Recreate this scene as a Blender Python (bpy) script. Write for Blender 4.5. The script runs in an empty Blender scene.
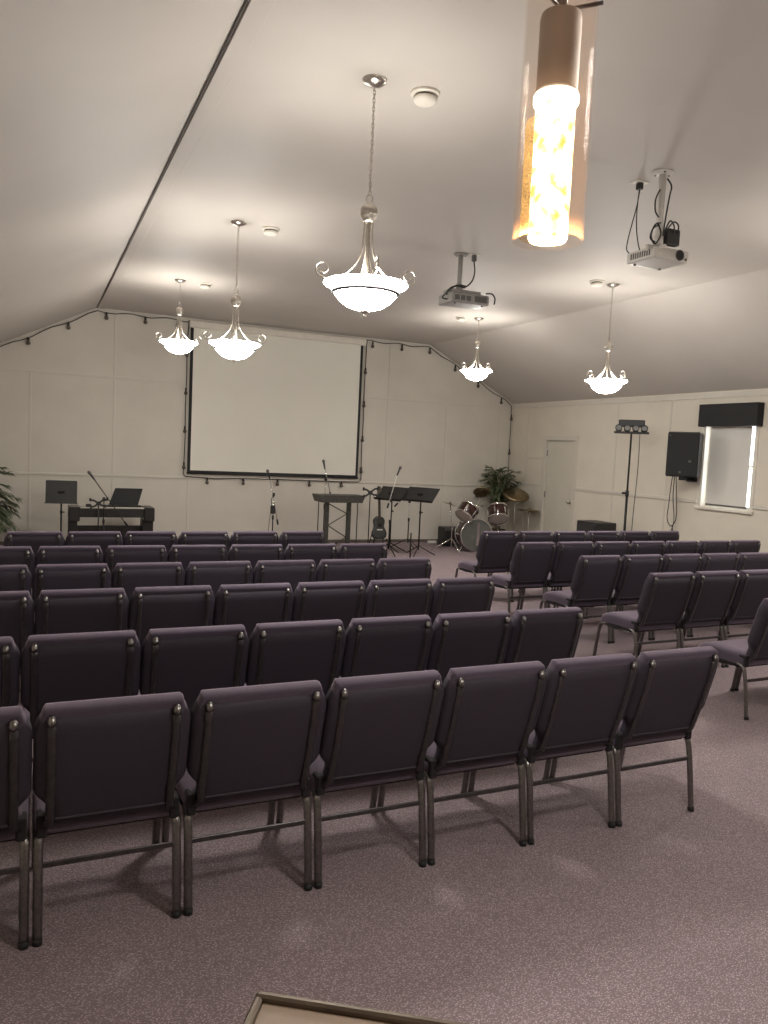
import bpy, math, random
from mathutils import Vector, Matrix
random.seed(7)
sc = bpy.context.scene
COL = sc.collection
PI = math.pi

# ------------------------------------------------------------------ mesh helpers
class MB:
    def __init__(self):
        self.v = []; self.f = []; self.s = []
    def add(self, vs, fs, smooth=False):
        n = len(self.v)
        self.v += [tuple(p) for p in vs]
        for f in fs:
            self.f.append(tuple(i + n for i in f)); self.s.append(smooth)
        return self
    def box(self, x0, y0, z0, x1, y1, z1, b=0.0, M=None):
        if b <= 0:
            vs = [(x, y, z) for z in (z0, z1) for y in (y0, y1) for x in (x0, x1)]
            fs = [(0, 2, 3, 1), (4, 5, 7, 6), (0, 1, 5, 4), (2, 6, 7, 3), (0, 4, 6, 2), (1, 3, 7, 5)]
            if M: vs = [M @ Vector(p) for p in vs]
            return self.add(vs, fs)
        b = min(b, (x1-x0)/2.01, (y1-y0)/2.01, (z1-z0)/2.01)
        X = (x0, x1); Y = (y0, y1); Z = (z0, z1); vs = []; idx = {}
        for i in (0, 1):
            for j in (0, 1):
                for k in (0, 1):
                    for a in range(3):
                        p = [X[i], Y[j], Z[k]]
                        sg = [1-2*i, 1-2*j, 1-2*k]
                        for c in range(3):
                            if c != a: p[c] += sg[c]*b
                        idx[(i, j, k, a)] = len(vs); vs.append(p)
        fs = []
        for i in (0, 1):
            q = [idx[(i, j, k, 0)] for j, k in ((0, 0), (1, 0), (1, 1), (0, 1))]
            fs.append(q if i else q[::-1])
            q = [idx[(j, i, k, 1)] for j, k in ((0, 0), (0, 1), (1, 1), (1, 0))]
            fs.append(q if i else q[::-1])
            q = [idx[(j, k, i, 2)] for j, k in ((0, 0), (1, 0), (1, 1), (0, 1))]
            fs.append(q if i else q[::-1])
        for j in (0, 1):
            for k in (0, 1):
                fs.append([idx[(0, j, k, 1)], idx[(1, j, k, 1)], idx[(1, j, k, 2)], idx[(0, j, k, 2)]])
                fs.append([idx[(j, 0, k, 0)], idx[(j, 1, k, 0)], idx[(j, 1, k, 2)], idx[(j, 0, k, 2)]])
                fs.append([idx[(j, k, 0, 0)], idx[(j, k, 1, 0)], idx[(j, k, 1, 1)], idx[(j, k, 0, 1)]])
        for i in (0, 1):
            for j in (0, 1):
                for k in (0, 1):
                    fs.append([idx[(i, j, k, a)] for a in range(3)])
        if M: vs = [M @ Vector(p) for p in vs]
        return self.add(vs, fs)
    def tube(self, pts, r, n=8, rz=None, caps=True, up=None):
        """sweep an ellipse (r, rz) along pts; r may be a list"""
        P = [Vector(p) for p in pts]; m = len(P)
        R = r if isinstance(r, (list, tuple)) else [r]*m
        T = []
        for i in range(m):
            a = P[max(0, i-1)]; c = P[min(m-1, i+1)]
            t = c-a
            T.append(t.normalized() if t.length > 1e-9 else Vector((0, 0, 1)))
        u = Vector(up) if up else (Vector((1, 0, 0)) if abs(T[0].x) < .9 else Vector((0, 1, 0)))
        u = (u - T[0]*u.dot(T[0])).normalized()
        vs = []
        for i in range(m):
            u = (u - T[i]*u.dot(T[i]))
            u = u.normalized() if u.length > 1e-6 else T[i].orthogonal().normalized()
            w = T[i].cross(u)
            k = (rz/r) if (rz and not isinstance(r, (list, tuple))) else 1
            for a in range(n):
                t = 2*PI*a/n
                vs.append(P[i] + u*(R[i]*math.cos(t)) + w*(R[i]*k*math.sin(t)))
        fs = [(i*n+a, i*n+(a+1) % n, (i+1)*n+(a+1) % n, (i+1)*n+a) for i in range(m-1) for a in range(n)]
        if caps:
            fs.append(tuple(range(n))[::-1]); fs.append(tuple((m-1)*n+a for a in range(n)))
        return self.add(vs, fs, True)
    def lathe(self, prof, n=24, M=None, cx=0, cy=0, cap=False):
        vs = []; fs = []
        for (r, z) in prof:
            for a in range(n):
                t = 2*PI*a/n
                vs.append(Vector((cx+r*math.cos(t), cy+r*math.sin(t), z)))
        m = len(prof)
        fs = [(i*n+a, i*n+(a+1) % n, (i+1)*n+(a+1) % n, (i+1)*n+a) for i in range(m-1) for a in range(n)]
        if cap:
            fs.append(tuple(range(n))[::-1]); fs.append(tuple((m-1)*n+a for a in range(n)))
        if M: vs = [M @ p for p in vs]
        return self.add(vs, fs, True)
    def inflate(self, outline, layers, fn, smooth=True):
        """outline: CCW 2D points; layers: (inset, depth); fn(u, v, d) -> 3D"""
        n = len(outline); O = [Vector((p[0], p[1])) for p in outline]
        N = []
        for i in range(n):
            t = (O[(i+1) % n]-O[i-1])
            t = t.normalized() if t.length > 1e-9 else Vector((1, 0))
            N.append(Vector((-t.y, t.x)))
        vs = []; fs = []
        lx = [p.x for p in O]; ly = [p.y for p in O]
        bc = Vector(((min(lx)+max(lx))/2, (min(ly)+max(ly))/2)); hx = (max(lx)-min(lx))/2; hy = (max(ly)-min(ly))/2
        def inset(i, ins):
            a = min(ins, .010); e = ins-a
            p = O[i]+N[i]*a-bc
            return Vector((p.x*(1-e/hx), p.y*(1-e/hy)))+bc
        for (ins, d) in layers:
            for i in range(n):
                p = inset(i, ins)
                vs.append(fn(p.x, p.y, d))
        m = len(layers)
        for j in range(m-1):
            for i in range(n):
                fs.append((j*n+i, j*n+(i+1) % n, (j+1)*n+(i+1) % n, (j+1)*n+i))
        c = sum(O, Vector((0, 0)))/n
        for li, pos in ((0, 0), (-1, 1)):      # rings towards the middle so a curved pad stays smooth
            base = 0 if pos == 0 else (m-1)*n
            ins, d = layers[li]
            for sc_ in (.8, .6, .4, .2):
                b1 = len(vs)
                for i in range(n):
                    p = c+(inset(i, ins)-c)*sc_; vs.append(fn(p.x, p.y, d))
                for i in range(n):
                    q = (base+i, base+(i+1) % n, b1+(i+1) % n, b1+i)
                    fs.append(q if pos else q[::-1])
                base = b1
            if pos == 0: first = base
            else: last = base
        k0 = len(vs); vs.append(fn(c.x, c.y, layers[0][1])); vs.append(fn(c.x, c.y, layers[-1][1]))
        for i in range(n):
            fs.append((k0, first+(i+1) % n, first+i)); fs.append((k0+1, last+i, last+(i+1) % n))
        return self.add(vs, fs, smooth)
    def quad(self, *p):
        return self.add(p, [tuple(range(len(p)))])

def rounded(pts, rad, seg=4):
    """round the corners of a CCW polygon (rad: number or list)"""
    out = []; n = len(pts)
    for i in range(n):
        p = Vector(pts[i][:2]); a = Vector(pts[i-1][:2]); b = Vector(pts[(i+1) % n][:2])
        r = rad[i] if isinstance(rad, (list, tuple)) else rad
        da = (a-p).normalized(); db = (b-p).normalized()
        r = min(r, (a-p).length*.45, (b-p).length*.45)
        s = p+da*r; e = p+db*r
        for k in range(seg+1):
            t = k/seg
            out.append(((1-t)**2)*s + 2*t*(1-t)*p + t*t*e)
    return out

def smooth_path(pts, n=6):
    """Catmull-Rom through pts"""
    P = [Vector(p) for p in pts]; out = []
    for i in range(len(P)-1):
        p0 = P[max(0, i-1)]; p1 = P[i]; p2 = P[i+1]; p3 = P[min(len(P)-1, i+2)]
        for k in range(n):
            t = k/n
            out.append(.5*((2*p1)+(p2-p0)*t+(2*p0-5*p1+4*p2-p3)*t*t+(3*p1-p0-3*p2+p3)*t**3))
    out.append(P[-1]); return out

def put(name, mb, mat, parent=None, label=None, smooth=None):
    me = bpy.data.meshes.new(name)
    me.from_pydata([tuple(p) for p in mb.v], [], mb.f)
    me.polygons.foreach_set('use_smooth', mb.s)
    me.materials.append(mat); me.update()
    o = bpy.data.objects.new(name, me); COL.objects.link(o)
    if parent: o.parent = parent
    if label: o['label'] = label
    return o
def tag(o, label, cat, group=None):
    o['label'] = label; o['category'] = cat
    if group: o['group'] = group
    return o
def thing(name, label, cat, loc=(0, 0, 0), rz=0, group=None):
    o = bpy.data.objects.new(name, None); COL.objects.link(o); o.empty_display_size = .1
    o.location = loc; o.rotation_euler = (0, 0, rz)
    return tag(o, label, cat, group)
def struct(name, mb, mat, parent=None):
    o = put(name, mb, mat, parent)
    if not parent: o['kind'] = 'structure'
    return o
def dup(root, loc, rz=0, label=None):
    r = root.copy(); COL.objects.link(r); r.location = loc; r.rotation_euler = (0, 0, rz)
    if label: r['label'] = label
    for ch in list(root.children):
        c = ch.copy(); COL.objects.link(c); c.parent = r
        for g in list(ch.children):
            d = g.copy(); COL.objects.link(d); d.parent = c
    return r

# ------------------------------------------------------------------ materials
def mat(name, col, rough=.6, metal=0, **kw):
    m = bpy.data.materials.new(name); m.use_nodes = True
    nt = m.node_tree; b = nt.nodes['Principled BSDF']
    b.inputs['Base Color'].default_value = (*col, 1)
    b.inputs['Roughness'].default_value = rough; b.inputs['Metallic'].default_value = metal
    for k, v in kw.items(): b.inputs[k.replace('_', ' ')].default_value = v
    return m
def noisy(name, c0, c1, scale, rough=.7, metal=0, bump=0, detail=3, lo=.35, hi=.65, bscale=None, stretch=None, **kw):
    m = mat(name, c0, rough, metal, **kw); nt = m.node_tree; b = nt.nodes['Principled BSDF']
    tc = nt.nodes.new('ShaderNodeTexCoord'); src = tc.outputs['Object']
    if stretch:
        mp = nt.nodes.new('ShaderNodeMapping'); mp.inputs['Scale'].default_value = stretch
        nt.links.new(src, mp.inputs[0]); src = mp.outputs[0]
    no = nt.nodes.new('ShaderNodeTexNoise'); no.inputs['Scale'].default_value = scale; no.inputs['Detail'].default_value = detail
    nt.links.new(src, no.inputs['Vector'])
    r = nt.nodes.new('ShaderNodeValToRGB'); r.color_ramp.elements[0].position = lo; r.color_ramp.elements[1].position = hi
    r.color_ramp.elements[0].color = (*c0, 1); r.color_ramp.elements[1].color = (*c1, 1)
    nt.links.new(no.outputs['Fac'], r.inputs[0]); nt.links.new(r.outputs[0], b.inputs['Base Color'])
    if bump:
        bn = nt.nodes.new('ShaderNodeTexNoise'); bn.inputs['Scale'].default_value = bscale or scale
        nt.links.new(src, bn.inputs['Vector'])
        bp = nt.nodes.new('ShaderNodeBump'); bp.inputs['Strength'].default_value = bump; bp.inputs['Distance'].default_value = .002
        nt.links.new(bn.outputs['Fac'], bp.inputs['Height']); nt.links.new(bp.outputs[0], b.inputs['Normal'])
    return m

M_wall = noisy('wall_paint', (.585, .55, .485), (.615, .58, .51), 2.5, .75, bump=.12, bscale=160)
M_trim = noisy('trim_paint', (.575, .54, .475), (.60, .565, .495), 6, .55)
M_white = noisy('white_paint', (.66, .62, .55), (.70, .66, .58), 8, .5)
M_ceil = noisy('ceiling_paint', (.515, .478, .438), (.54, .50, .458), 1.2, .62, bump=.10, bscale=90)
M_door = noisy('door_paint', (.57, .54, .46), (.59, .56, .48), 4, .45)
M_screen = noisy('screen_fabric', (.74, .72, .64), (.76, .74, .66), 1.5, .8)
M_black = noisy('black_plastic', (.012, .012, .012), (.02, .02, .02), 60, .5)
M_blackfab = noisy('black_fabric', (.016, .016, .017), (.028, .028, .029), 300, .95)
M_blackmetal = mat('black_metal', (.02, .02, .02), .4, .6)
M_darkline = mat('dark_cable', (.05, .042, .036), .6)
M_nickel = noisy('brushed_nickel', (.50, .46, .41), (.60, .56, .50), 40, .3, 1)
M_pewter = noisy('pewter_metal', (.17, .162, .158), (.23, .218, .212), 60, .33, 1)
M_post = noisy('charcoal_metal', (.060, .055, .058), (.085, .078, .080), 60, .38, .7)
M_chrome = mat('chrome', (.75, .74, .72), .14, 1)
M_rubber = mat('black_rubber', (.01, .01, .01), .7)
M_fab = noisy('plum_fabric', (.036, .026, .041), (.062, .048, .072), 420, .9, bump=.35, detail=2, Sheen_Weight=.45, Sheen_Roughness=.5)
M_fab.node_tree.nodes['Principled BSDF'].inputs['Sheen Tint'].default_value = (.9, .72, .9, 1)
M_fabshade = noisy('plum_shade_fabric', (.023, .016, .026), (.034, .026, .041), 420, .75, bump=.3, detail=2)  # the plum fabric again, shade of the rear put into its colour
M_pan = mat('dark_seat_board', (.010, .008, .010), .9)
M_proj = noisy('projector_casing', (.60, .57, .53), (.64, .61, .56), 20, .45)
M_projgrey = noisy('grey_projector_casing', (.25, .24, .225), (.30, .29, .27), 20, .45)
M_vent = mat('dark_grille', (.10, .095, .09), .6)
M_drum = noisy('wine_drum_lacquer', (.022, .008, .008), (.042, .014, .012), 14, .2)
M_head = noisy('drum_head_film', (.50, .46, .41), (.56, .52, .46), 5, .5)
M_kickhead = noisy('smoky_drum_head', (.085, .088, .082), (.13, .13, .12), 4, .3)
M_brass = noisy('aged_bronze', (.22, .17, .10), (.32, .25, .15), 30, .35, 1)
M_lens = mat('lamp_lens', (.22, .22, .22), .25)
M_leaf = noisy('palm_leaf', (.028, .044, .018), (.095, .120, .062), 9, .5)
M_stem = noisy('palm_stem', (.10, .08, .04), (.16, .12, .06), 20, .7)
M_pot = noisy('dark_pot', (.05, .035, .028), (.08, .055, .04), 12, .6)
M_soil = noisy('potting_soil', (.02, .015, .01), (.05, .035, .025), 40, .95)
M_guitar = noisy('dark_guitar_lacquer', (.028, .030, .030), (.045, .048, .047), 4, .35)
M_neck = noisy('guitar_neck_wood', (.045, .030, .020), (.07, .05, .03), 30, .5)
M_label = mat('pale_plate', (.6, .58, .54), .5)
M_bulbglass = mat('dark_bulb_glass', (.10, .085, .07), .15)
M_lectern = noisy('lectern_laminate', (.235, .185, .15), (.27, .215, .175), 5, .55)
M_rim = noisy('bronze_rim', (.13, .105, .085), (.17, .14, .11), 30, .35, .6)
M_socket = noisy('taupe_lamp_socket', (.52, .44, .38), (.58, .49, .43), 18, .55, 0)
M_truss = noisy('grey_truss_metal', (.045, .043, .036), (.07, .066, .056), 20, .45, .4)
M_blind = noisy('blind_fabric', (.62, .60, .56), (.66, .64, .60), 2, .85)
M_piano = noisy('piano_black', (.010, .009, .008), (.018, .016, .015), 10, .35)
M_keys = mat('ivory_keys', (.6, .58, .52), .4)

# carpet: low loops in a small woven pattern, pale flecks over mauve
def carpet():
    m = mat('mauve_loop_carpet', (.2, .15, .16), .95); nt = m.node_tree; b = nt.nodes['Principled BSDF']
    L = nt.links.new
    tc = nt.nodes.new('ShaderNodeTexCoord')
    mp = nt.nodes.new('ShaderNodeMapping'); mp.inputs['Rotation'].default_value = (0, 0, .6); mp.inputs['Scale'].default_value = (1, 1.7, 1)
    L(tc.outputs['Object'], mp.inputs[0])
    vo = nt.nodes.new('ShaderNodeTexVoronoi'); vo.inputs['Scale'].default_value = 100; vo.feature = 'F1'
    mp2 = nt.nodes.new('ShaderNodeMapping'); mp2.inputs['Rotation'].default_value = (0, 0, -.75); mp2.inputs['Scale'].default_value = (1, 2.4, 1)
    L(tc.outputs['Object'], mp2.inputs[0])
    vo2 = nt.nodes.new('ShaderNodeTexVoronoi'); vo2.inputs['Scale'].default_value = 84
    L(mp.outputs[0], vo.inputs['Vector']); L(mp2.outputs[0], vo2.inputs['Vector'])
    mi = nt.nodes.new('ShaderNodeMath'); mi.operation = 'MINIMUM'; L(vo.outputs['Distance'], mi.inputs[0]); L(vo2.outputs['Distance'], mi.inputs[1])
    r = nt.nodes.new('ShaderNodeValToRGB')
    e = r.color_ramp.elements
    e[0].position = .08; e[0].color = (.61, .51, .525, 1); e[1].position = .42; e[1].color = (.205, .156, .167, 1)
    x = r.color_ramp.elements.new(.24); x.color = (.33, .262, .278, 1)
    L(mi.outputs[0], r.inputs[0])
    no = nt.nodes.new('ShaderNodeTexNoise'); no.inputs['Scale'].default_value = 3.0; no.inputs['Detail'].default_value = 5
    L(tc.outputs['Object'], no.inputs['Vector'])
    r2 = nt.nodes.new('ShaderNodeValToRGB'); r2.color_ramp.elements[0].color = (.84, .84, .84, 1); r2.color_ramp.elements[1].color = (1.12, 1.1, 1.1, 1)
    L(no.outputs['Fac'], r2.inputs[0])
    mx = nt.nodes.new('ShaderNodeMix'); mx.data_type = 'RGBA'; mx.blend_type = 'MULTIPLY'; mx.inputs[0].default_value = 1
    L(r.outputs[0], mx.inputs[6]); L(r2.outputs[0], mx.inputs[7]); L(mx.outputs[2], b.inputs['Base Color'])
    bp = nt.nodes.new('ShaderNodeBump'); bp.inputs['Strength'].default_value = .6; bp.inputs['Distance'].default_value = .004; bp.invert = True
    L(mi.outputs[0], bp.inputs['Height']); L(bp.outputs[0], b.inputs['Normal'])
    return m
M_carpet = carpet()

def emis(name, col, st):
    m = bpy.data.materials.new(name); m.use_nodes = True; nt = m.node_tree
    b = nt.nodes['Principled BSDF']; b.inputs['Base Color'].default_value = (.8, .78, .72, 1); b.inputs['Roughness'].default_value = .4
    b.inputs['Emission Color'].default_value = (*col, 1); b.inputs['Emission Strength'].default_value = st
    return m
BOWL = 74
M_bowl = emis('lit_frosted_glass', (1, .96, .89), BOWL)

M_lining = emis('lit_bowl_inside', (1, .96, .89), 15)
def thin_glass(name, tint):
    m = bpy.data.materials.new(name); m.use_nodes = True; nt = m.node_tree; nt.nodes.clear()
    o = nt.nodes.new('ShaderNodeOutputMaterial'); mx = nt.nodes.new('ShaderNodeMixShader')
    t = nt.nodes.new('ShaderNodeBsdfTransparent'); t.inputs[0].default_value = (*tint, 1)
    g = nt.nodes.new('ShaderNodeBsdfGlossy'); g.inputs['Roughness'].default_value = .04
    fr = nt.nodes.new('ShaderNodeLayerWeight'); fr.inputs[0].default_value = .5
    pw = nt.nodes.new('ShaderNodeMath'); pw.operation = 'POWER'; pw.inputs[1].default_value = 5
    ma = nt.nodes.new('ShaderNodeMath'); ma.operation = 'MULTIPLY_ADD'; ma.inputs[1].default_value = .018; ma.inputs[2].default_value = .006
    nt.links.new(fr.outputs['Facing'], pw.inputs[0]); nt.links.new(pw.outputs[0], ma.inputs[0])
    nt.links.new(ma.outputs[0], mx.inputs[0]); nt.links.new(t.outputs[0], mx.inputs[1]); nt.links.new(g.outputs[0], mx.inputs[2])
    nt.links.new(mx.outputs[0], o.inputs[0]); return m
M_glass = thin_glass('clear_glass', (.975, .96, .945))
def haze_glass(m, col, amount):
    nt = m.node_tree; out = nt.nodes['Material Output']; src = out.inputs[0].links[0].from_socket
    t = nt.nodes.new('ShaderNodeBsdfTranslucent'); t.inputs[0].default_value = (*col, 1)
    mx = nt.nodes.new('ShaderNodeMixShader'); mx.inputs[0].default_value = amount
    nt.links.new(src, mx.inputs[1]); nt.links.new(t.outputs[0], mx.inputs[2]); nt.links.new(mx.outputs[0], out.inputs[0])
haze_glass(M_glass, (1, .60, .36), .024)  # peach tint puts the tube's glow into the glass colour
M_pane = thin_glass('window_glass', (.97, .98, .98))

def seeded():
    m = bpy.data.materials.new('glowing_bubble_glass'); m.use_nodes = True; nt = m.node_tree; b = nt.nodes['Principled BSDF']
    tc = nt.nodes.new('ShaderNodeTexCoord'); no = nt.nodes.new('ShaderNodeTexNoise'); no.inputs['Scale'].default_value = 42; no.inputs['Detail'].default_value = 4
    nt.links.new(tc.outputs['Object'], no.inputs['Vector'])
    r = nt.nodes.new('ShaderNodeValToRGB'); e = r.color_ramp.elements
    e[0].position = .36; e[0].color = (.66, .58, .10, 1); e[1].position = .54; e[1].color = (1, .93, .74, 1)
    nt.links.new(no.outputs['Fac'], r.inputs[0]); nt.links.new(r.outputs[0], b.inputs['Emission Color'])
    r2 = nt.nodes.new('ShaderNodeMapRange'); r2.inputs[1].default_value = .40; r2.inputs[2].default_value = .55; r2.inputs[3].default_value = 1.3; r2.inputs[4].default_value = 5
    nt.links.new(no.outputs['Fac'], r2.inputs[0]); nt.links.new(r2.outputs[0], b.inputs['Emission Strength'])
    b.inputs['Base Color'].default_value = (.8, .7, .5, 1)
    return m
M_seed = seeded()
M_hot = emis('white_hot_led', (1, .93, .78), 8)

def amber():
    """thin bubbly sleeve: mostly clear, amber seeds"""
    m = bpy.data.materials.new('amber_reflection_glass'); m.use_nodes = True; nt = m.node_tree; nt.nodes.clear()
    o = nt.nodes.new('ShaderNodeOutputMaterial'); mx = nt.nodes.new('ShaderNodeMixShader')
    t = nt.nodes.new('ShaderNodeBsdfTransparent'); t.inputs[0].default_value = (1, .90, .76, 1)
    g = nt.nodes.new('ShaderNodeBsdfTranslucent'); g.inputs[0].default_value = (1, .62, .22, 1)
    tc = nt.nodes.new('ShaderNodeTexCoord'); no = nt.nodes.new('ShaderNodeTexNoise'); no.inputs['Scale'].default_value = 480
    nt.links.new(tc.outputs['Object'], no.inputs['Vector'])
    r = nt.nodes.new('ShaderNodeMapRange'); r.inputs[1].default_value = .4; r.inputs[2].default_value = .6; r.inputs[3].default_value = .04; r.inputs[4].default_value = .38
    nt.links.new(no.outputs['Fac'], r.inputs[0]); nt.links.new(r.outputs[0], mx.inputs[0])
    nt.links.new(t.outputs[0], mx.inputs[1]); nt.links.new(g.outputs[0], mx.inputs[2]); nt.links.new(mx.outputs[0], o.inputs[0]); return m
M_amber = amber()

# ------------------------------------------------------------------ room shell
XL, XR, YB, YF = -1.12, 9.12, 13.857, -3.2
XA, XB, ZC, ZW = .90, 7.10, 3.931, 2.90      # flat ceiling from XA to XB at ZC; walls rise to ZW
T = .16
struct('floor', MB().box(XL-T, YF-T, -.12, XR+T, YB+T, 0), M_carpet)
# walls
def gable(y0, y1):
    m = MB(); P = [(XL-T, 0), (XR+T, 0), (XR+T, ZW-.08), (XB, ZC), (XA, ZC), (XL-T, ZW-.08)]
    n = len(P)
    vs = [(x, y0, z) for x, z in P]+[(x, y1, z) for x, z in P]
    fs = [tuple(range(n)), tuple(range(2*n-1, n-1, -1))]+[(i, i+n, (i+1) % n+n, (i+1) % n) for i in range(n)]
    return m.add(vs, fs)
struct('wall_back', gable(YB, YB+T), M_wall)
struct('wall_front', gable(YF-T, YF), M_wall)
struct('wall_left', MB().box(XL-T, YF, 0, XL, YB, ZW), M_wall)
WY0, WY1, WZ0, WZ1 = 7.76, 8.66, 1.19, 2.45       # window opening
DY0, DY1, DZ = 11.70, 12.585, 2.15                # door opening
w = MB()
w.box(XR, YF, 0, XR+T, WY0, ZW); w.box(XR, WY0, 0, XR+T, WY1, WZ0); w.box(XR, WY0, WZ1, XR+T, WY1, ZW)
w.box(XR, WY1, 0, XR+T, DY0, ZW); w.box(XR, DY0, DZ, XR+T, DY1, ZW); w.box(XR, DY1, 0, XR+T, YB, ZW)
struct('wall_right', w, noisy('side_wall_paint', (.625, .575, .49), (.655, .605, .515), 2.5, .75, bump=.12, bscale=160))
# ceiling: flat centre and two slopes, with thickness
c = MB()
P = [(XL-T, ZW-.085), (XL, ZW), (XA, ZC), (XB, ZC), (XR, ZW), (XR+T, ZW-.085)]
top = [(x, z+.12) for x, z in P]
ring = P+top[::-1]; n = len(ring)
vs = [(x, YF-T, z) for x, z in ring]+[(x, YB+T, z) for x, z in ring]
k = len(P)
fs = [(i, i+n, i+1+n, i+1) for i in range(n-1)]+[(n-1, 2*n-1, n, 0)]
for i in range(k-1):
    fs.append((i, i+1, n-2-i, n-1-i)); fs.append((n+i+1, n+i, 2*n-1-i, 2*n-2-i))
c.add(vs, fs)
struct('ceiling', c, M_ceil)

# battens over the wallboard joints (back wall)
def yb(m, x0, z0, x1, z1, t=.012): m.box(x0, YB-t, z0, x1, YB, z1, .003)
m = MB(); yb(m, XL, 2.79, XR, 2.835); struct('trim_1', m, M_trim)
m = MB(); yb(m, XL, 1.145, XR, 1.185, .018); struct('trim_2', m, M_trim)
n = 3
for x in (-.085, 1.2, 2.46, 5.03, 6.25, 7.55, 8.8):
    m = MB()
    yb(m, x-.018, .06, x+.018, 1.145, .008); yb(m, x-.018, 1.185, x+.018, 2.79, .008)
    if x in (1.2, 6.25): yb(m, x-.018, 2.835, x+.018, ZC-.02, .010)
    struct('trim_%d' % n, m, M_trim); n += 1
# right wall: chair rail, cornice and vertical joints
def xr(m, y0, z0, y1, z1, t=.012): m.box(XR-t, y0, z0, XR, y1, z1, .003)
m = MB(); xr(m, YF, 1.235, WY0-.056, 1.29, .02); xr(m, WY1+.056, 1.235, DY0-.09, 1.29, .02); xr(m, DY1+.09, 1.235, YB, 1.29, .02)
struct('trim_%d' % n, m, M_trim); n += 1
m = MB(); xr(m, YF, 2.80, YB, 2.885, .018); struct('trim_%d' % n, m, M_trim); n += 1
for y in (3.07, 4.33, 5.59, 6.85, 9.37, 10.6, 13.25):
    m = MB(); xr(m, y-.018, 1.29, y+.018, 2.80, .009); xr(m, y-.018, .08, y+.018, 1.235, .009); struct('trim_%d' % n, m, M_trim); n += 1
m = MB(); xr(m, 12.68, 1.785, 13.232, 1.81, .012); xr(m, 12.68, 1.29, 12.705, 1.785, .012); struct('trim_%d' % n, m, M_trim); n += 1
m = MB(); m.box(XR-.06, YB-.03, 0, XR, YB, ZW, .004); struct('trim_%d' % n, m, M_trim); n += 1
# batten strip covering the joint where the sloped ceiling meets the flat part
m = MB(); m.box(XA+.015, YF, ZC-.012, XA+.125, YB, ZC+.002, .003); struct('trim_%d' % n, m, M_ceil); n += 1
# baseboards
struct('baseboard_back', MB().box(XL, YB-.014, 0, XR, YB, .055, .004), noisy('dark_baseboard', (.10, .08, .07), (.13, .10, .09), 9, .6))
m = MB(); xr(m, YF, 0, DY0-.09, .09, .014); xr(m, DY1+.09, 0, YB, .09, .014); struct('baseboard_right', m, M_trim)
struct('baseboard_left', MB().box(XL, YF, 0, XL+.014, YB, .09, .004), M_trim)

# door
d = bpy.data.objects.new('door_1', None); COL.objects.link(d); d['kind'] = 'structure'; d.location = (XR, DY0, 0)
W = DY1-DY0
put('door_leaf', MB().box(.03, .005, .008, .07, W-.005, DZ-.005, .003), M_door, d)
m = MB(); m.box(-.018, -.085, 0, .0, 0, DZ+.085, .004); m.box(-.018, W, 0, 0, W+.085, DZ+.085, .004); m.box(-.018, 0, DZ, 0, W, DZ+.085, .004)
m.box(0, -.001, 0, .07, .004, DZ); m.box(0, W-.004, 0, .07, W+.001, DZ); m.box(0, 0, DZ-.004, .07, W, DZ+.001)
put('door_frame', m, M_trim, d)
m = MB(); R = Matrix.Translation((.03, .075, 1.0)) @ Matrix.Rotation(-PI/2, 4, 'Y')
m.lathe([(0, 0), (.033, 0), (.033, .008), (.012, .014), (.012, .035), (.026, .045), (.03, .06), (.024, .075), (0, .08)], 16, R)
put('door_knob', m, M_nickel, d)
for z in (.25, 1.1, 1.9):
    put('hinge', MB().box(.012, W-.012, z-.06, .032, W-.002, z+.06, .002), M_pewter, d)

# window
wi = bpy.data.objects.new('window_1', None); COL.objects.link(wi); wi['kind'] = 'structure'; wi.location = (XR, WY0, WZ0)
W = WY1-WY0; Hh = WZ1-WZ0
m = MB()
m.box(.09, 0, 0, .14, .05, Hh, .004); m.box(.09, W-.05, 0, .14, W, Hh, .004); m.box(.09, .05, 0, .14, W-.05, .05, .004); m.box(.09, .05, Hh-.05, .14, W-.05, Hh, .004)
m.box(.095, .05, Hh/2-.02, .135, W-.05, Hh/2+.02, .003)
put('window_frame', m, M_white, wi)
put('pane', MB().box(.112, .05, .05, .116, W-.05, Hh-.05), M_pane, wi)
m = MB(); m.box(-.014, -.055, -.02, 0, 0, Hh+.055, .003); m.box(-.014, W, -.02, 0, W+.055, Hh+.055, .003); m.box(-.014, 0, Hh, 0, W, Hh+.055, .003)
m.box(0, -.001, 0, .09, .012, Hh); m.box(0, W-.012, 0, .09, W+.001, Hh)
put('window_casing', m, M_white, wi)
put('window_sill', MB().box(-.045, -.07, -.035, .09, W+.07, .004, .005), M_white, wi)

# roller blind and its black box
bl = thing('roller_blind', 'pale grey roller blind pulled down over the bright window', 'blind', (XR+.035, (WY0+WY1)/2, WZ0))
m = MB(); m.box(-.0015, -.355, .055, .0015, .365, 1.20)
put('blind_fabric', m, M_blind, bl)
m = MB(); m.tube([(0, -.40, 1.215), (0, .40, 1.215)], .022, 12); put('roller', m, M_white, bl)
put('bottom_bar', MB().box(-.009, -.36, .03, .009, .37, .056, .003), M_vent, bl, 'dark bar along the hem')
va = thing('window_valance', 'black box valance above the window blind', 'valance', (XR, (WY0+WY1)/2, 2.38))
m = MB(); m.box(-.125, -.555, 0, -.108, .485, .325, .004); m.box(-.108, -.555, 0, 0, -.538, .325, .004); m.box(-.108, .468, 0, 0, .485, .325, .004); m.box(-.108, -.538, .308, 0, .468, .325, .004)
put('fascia', m, M_blackfab, va)

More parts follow.
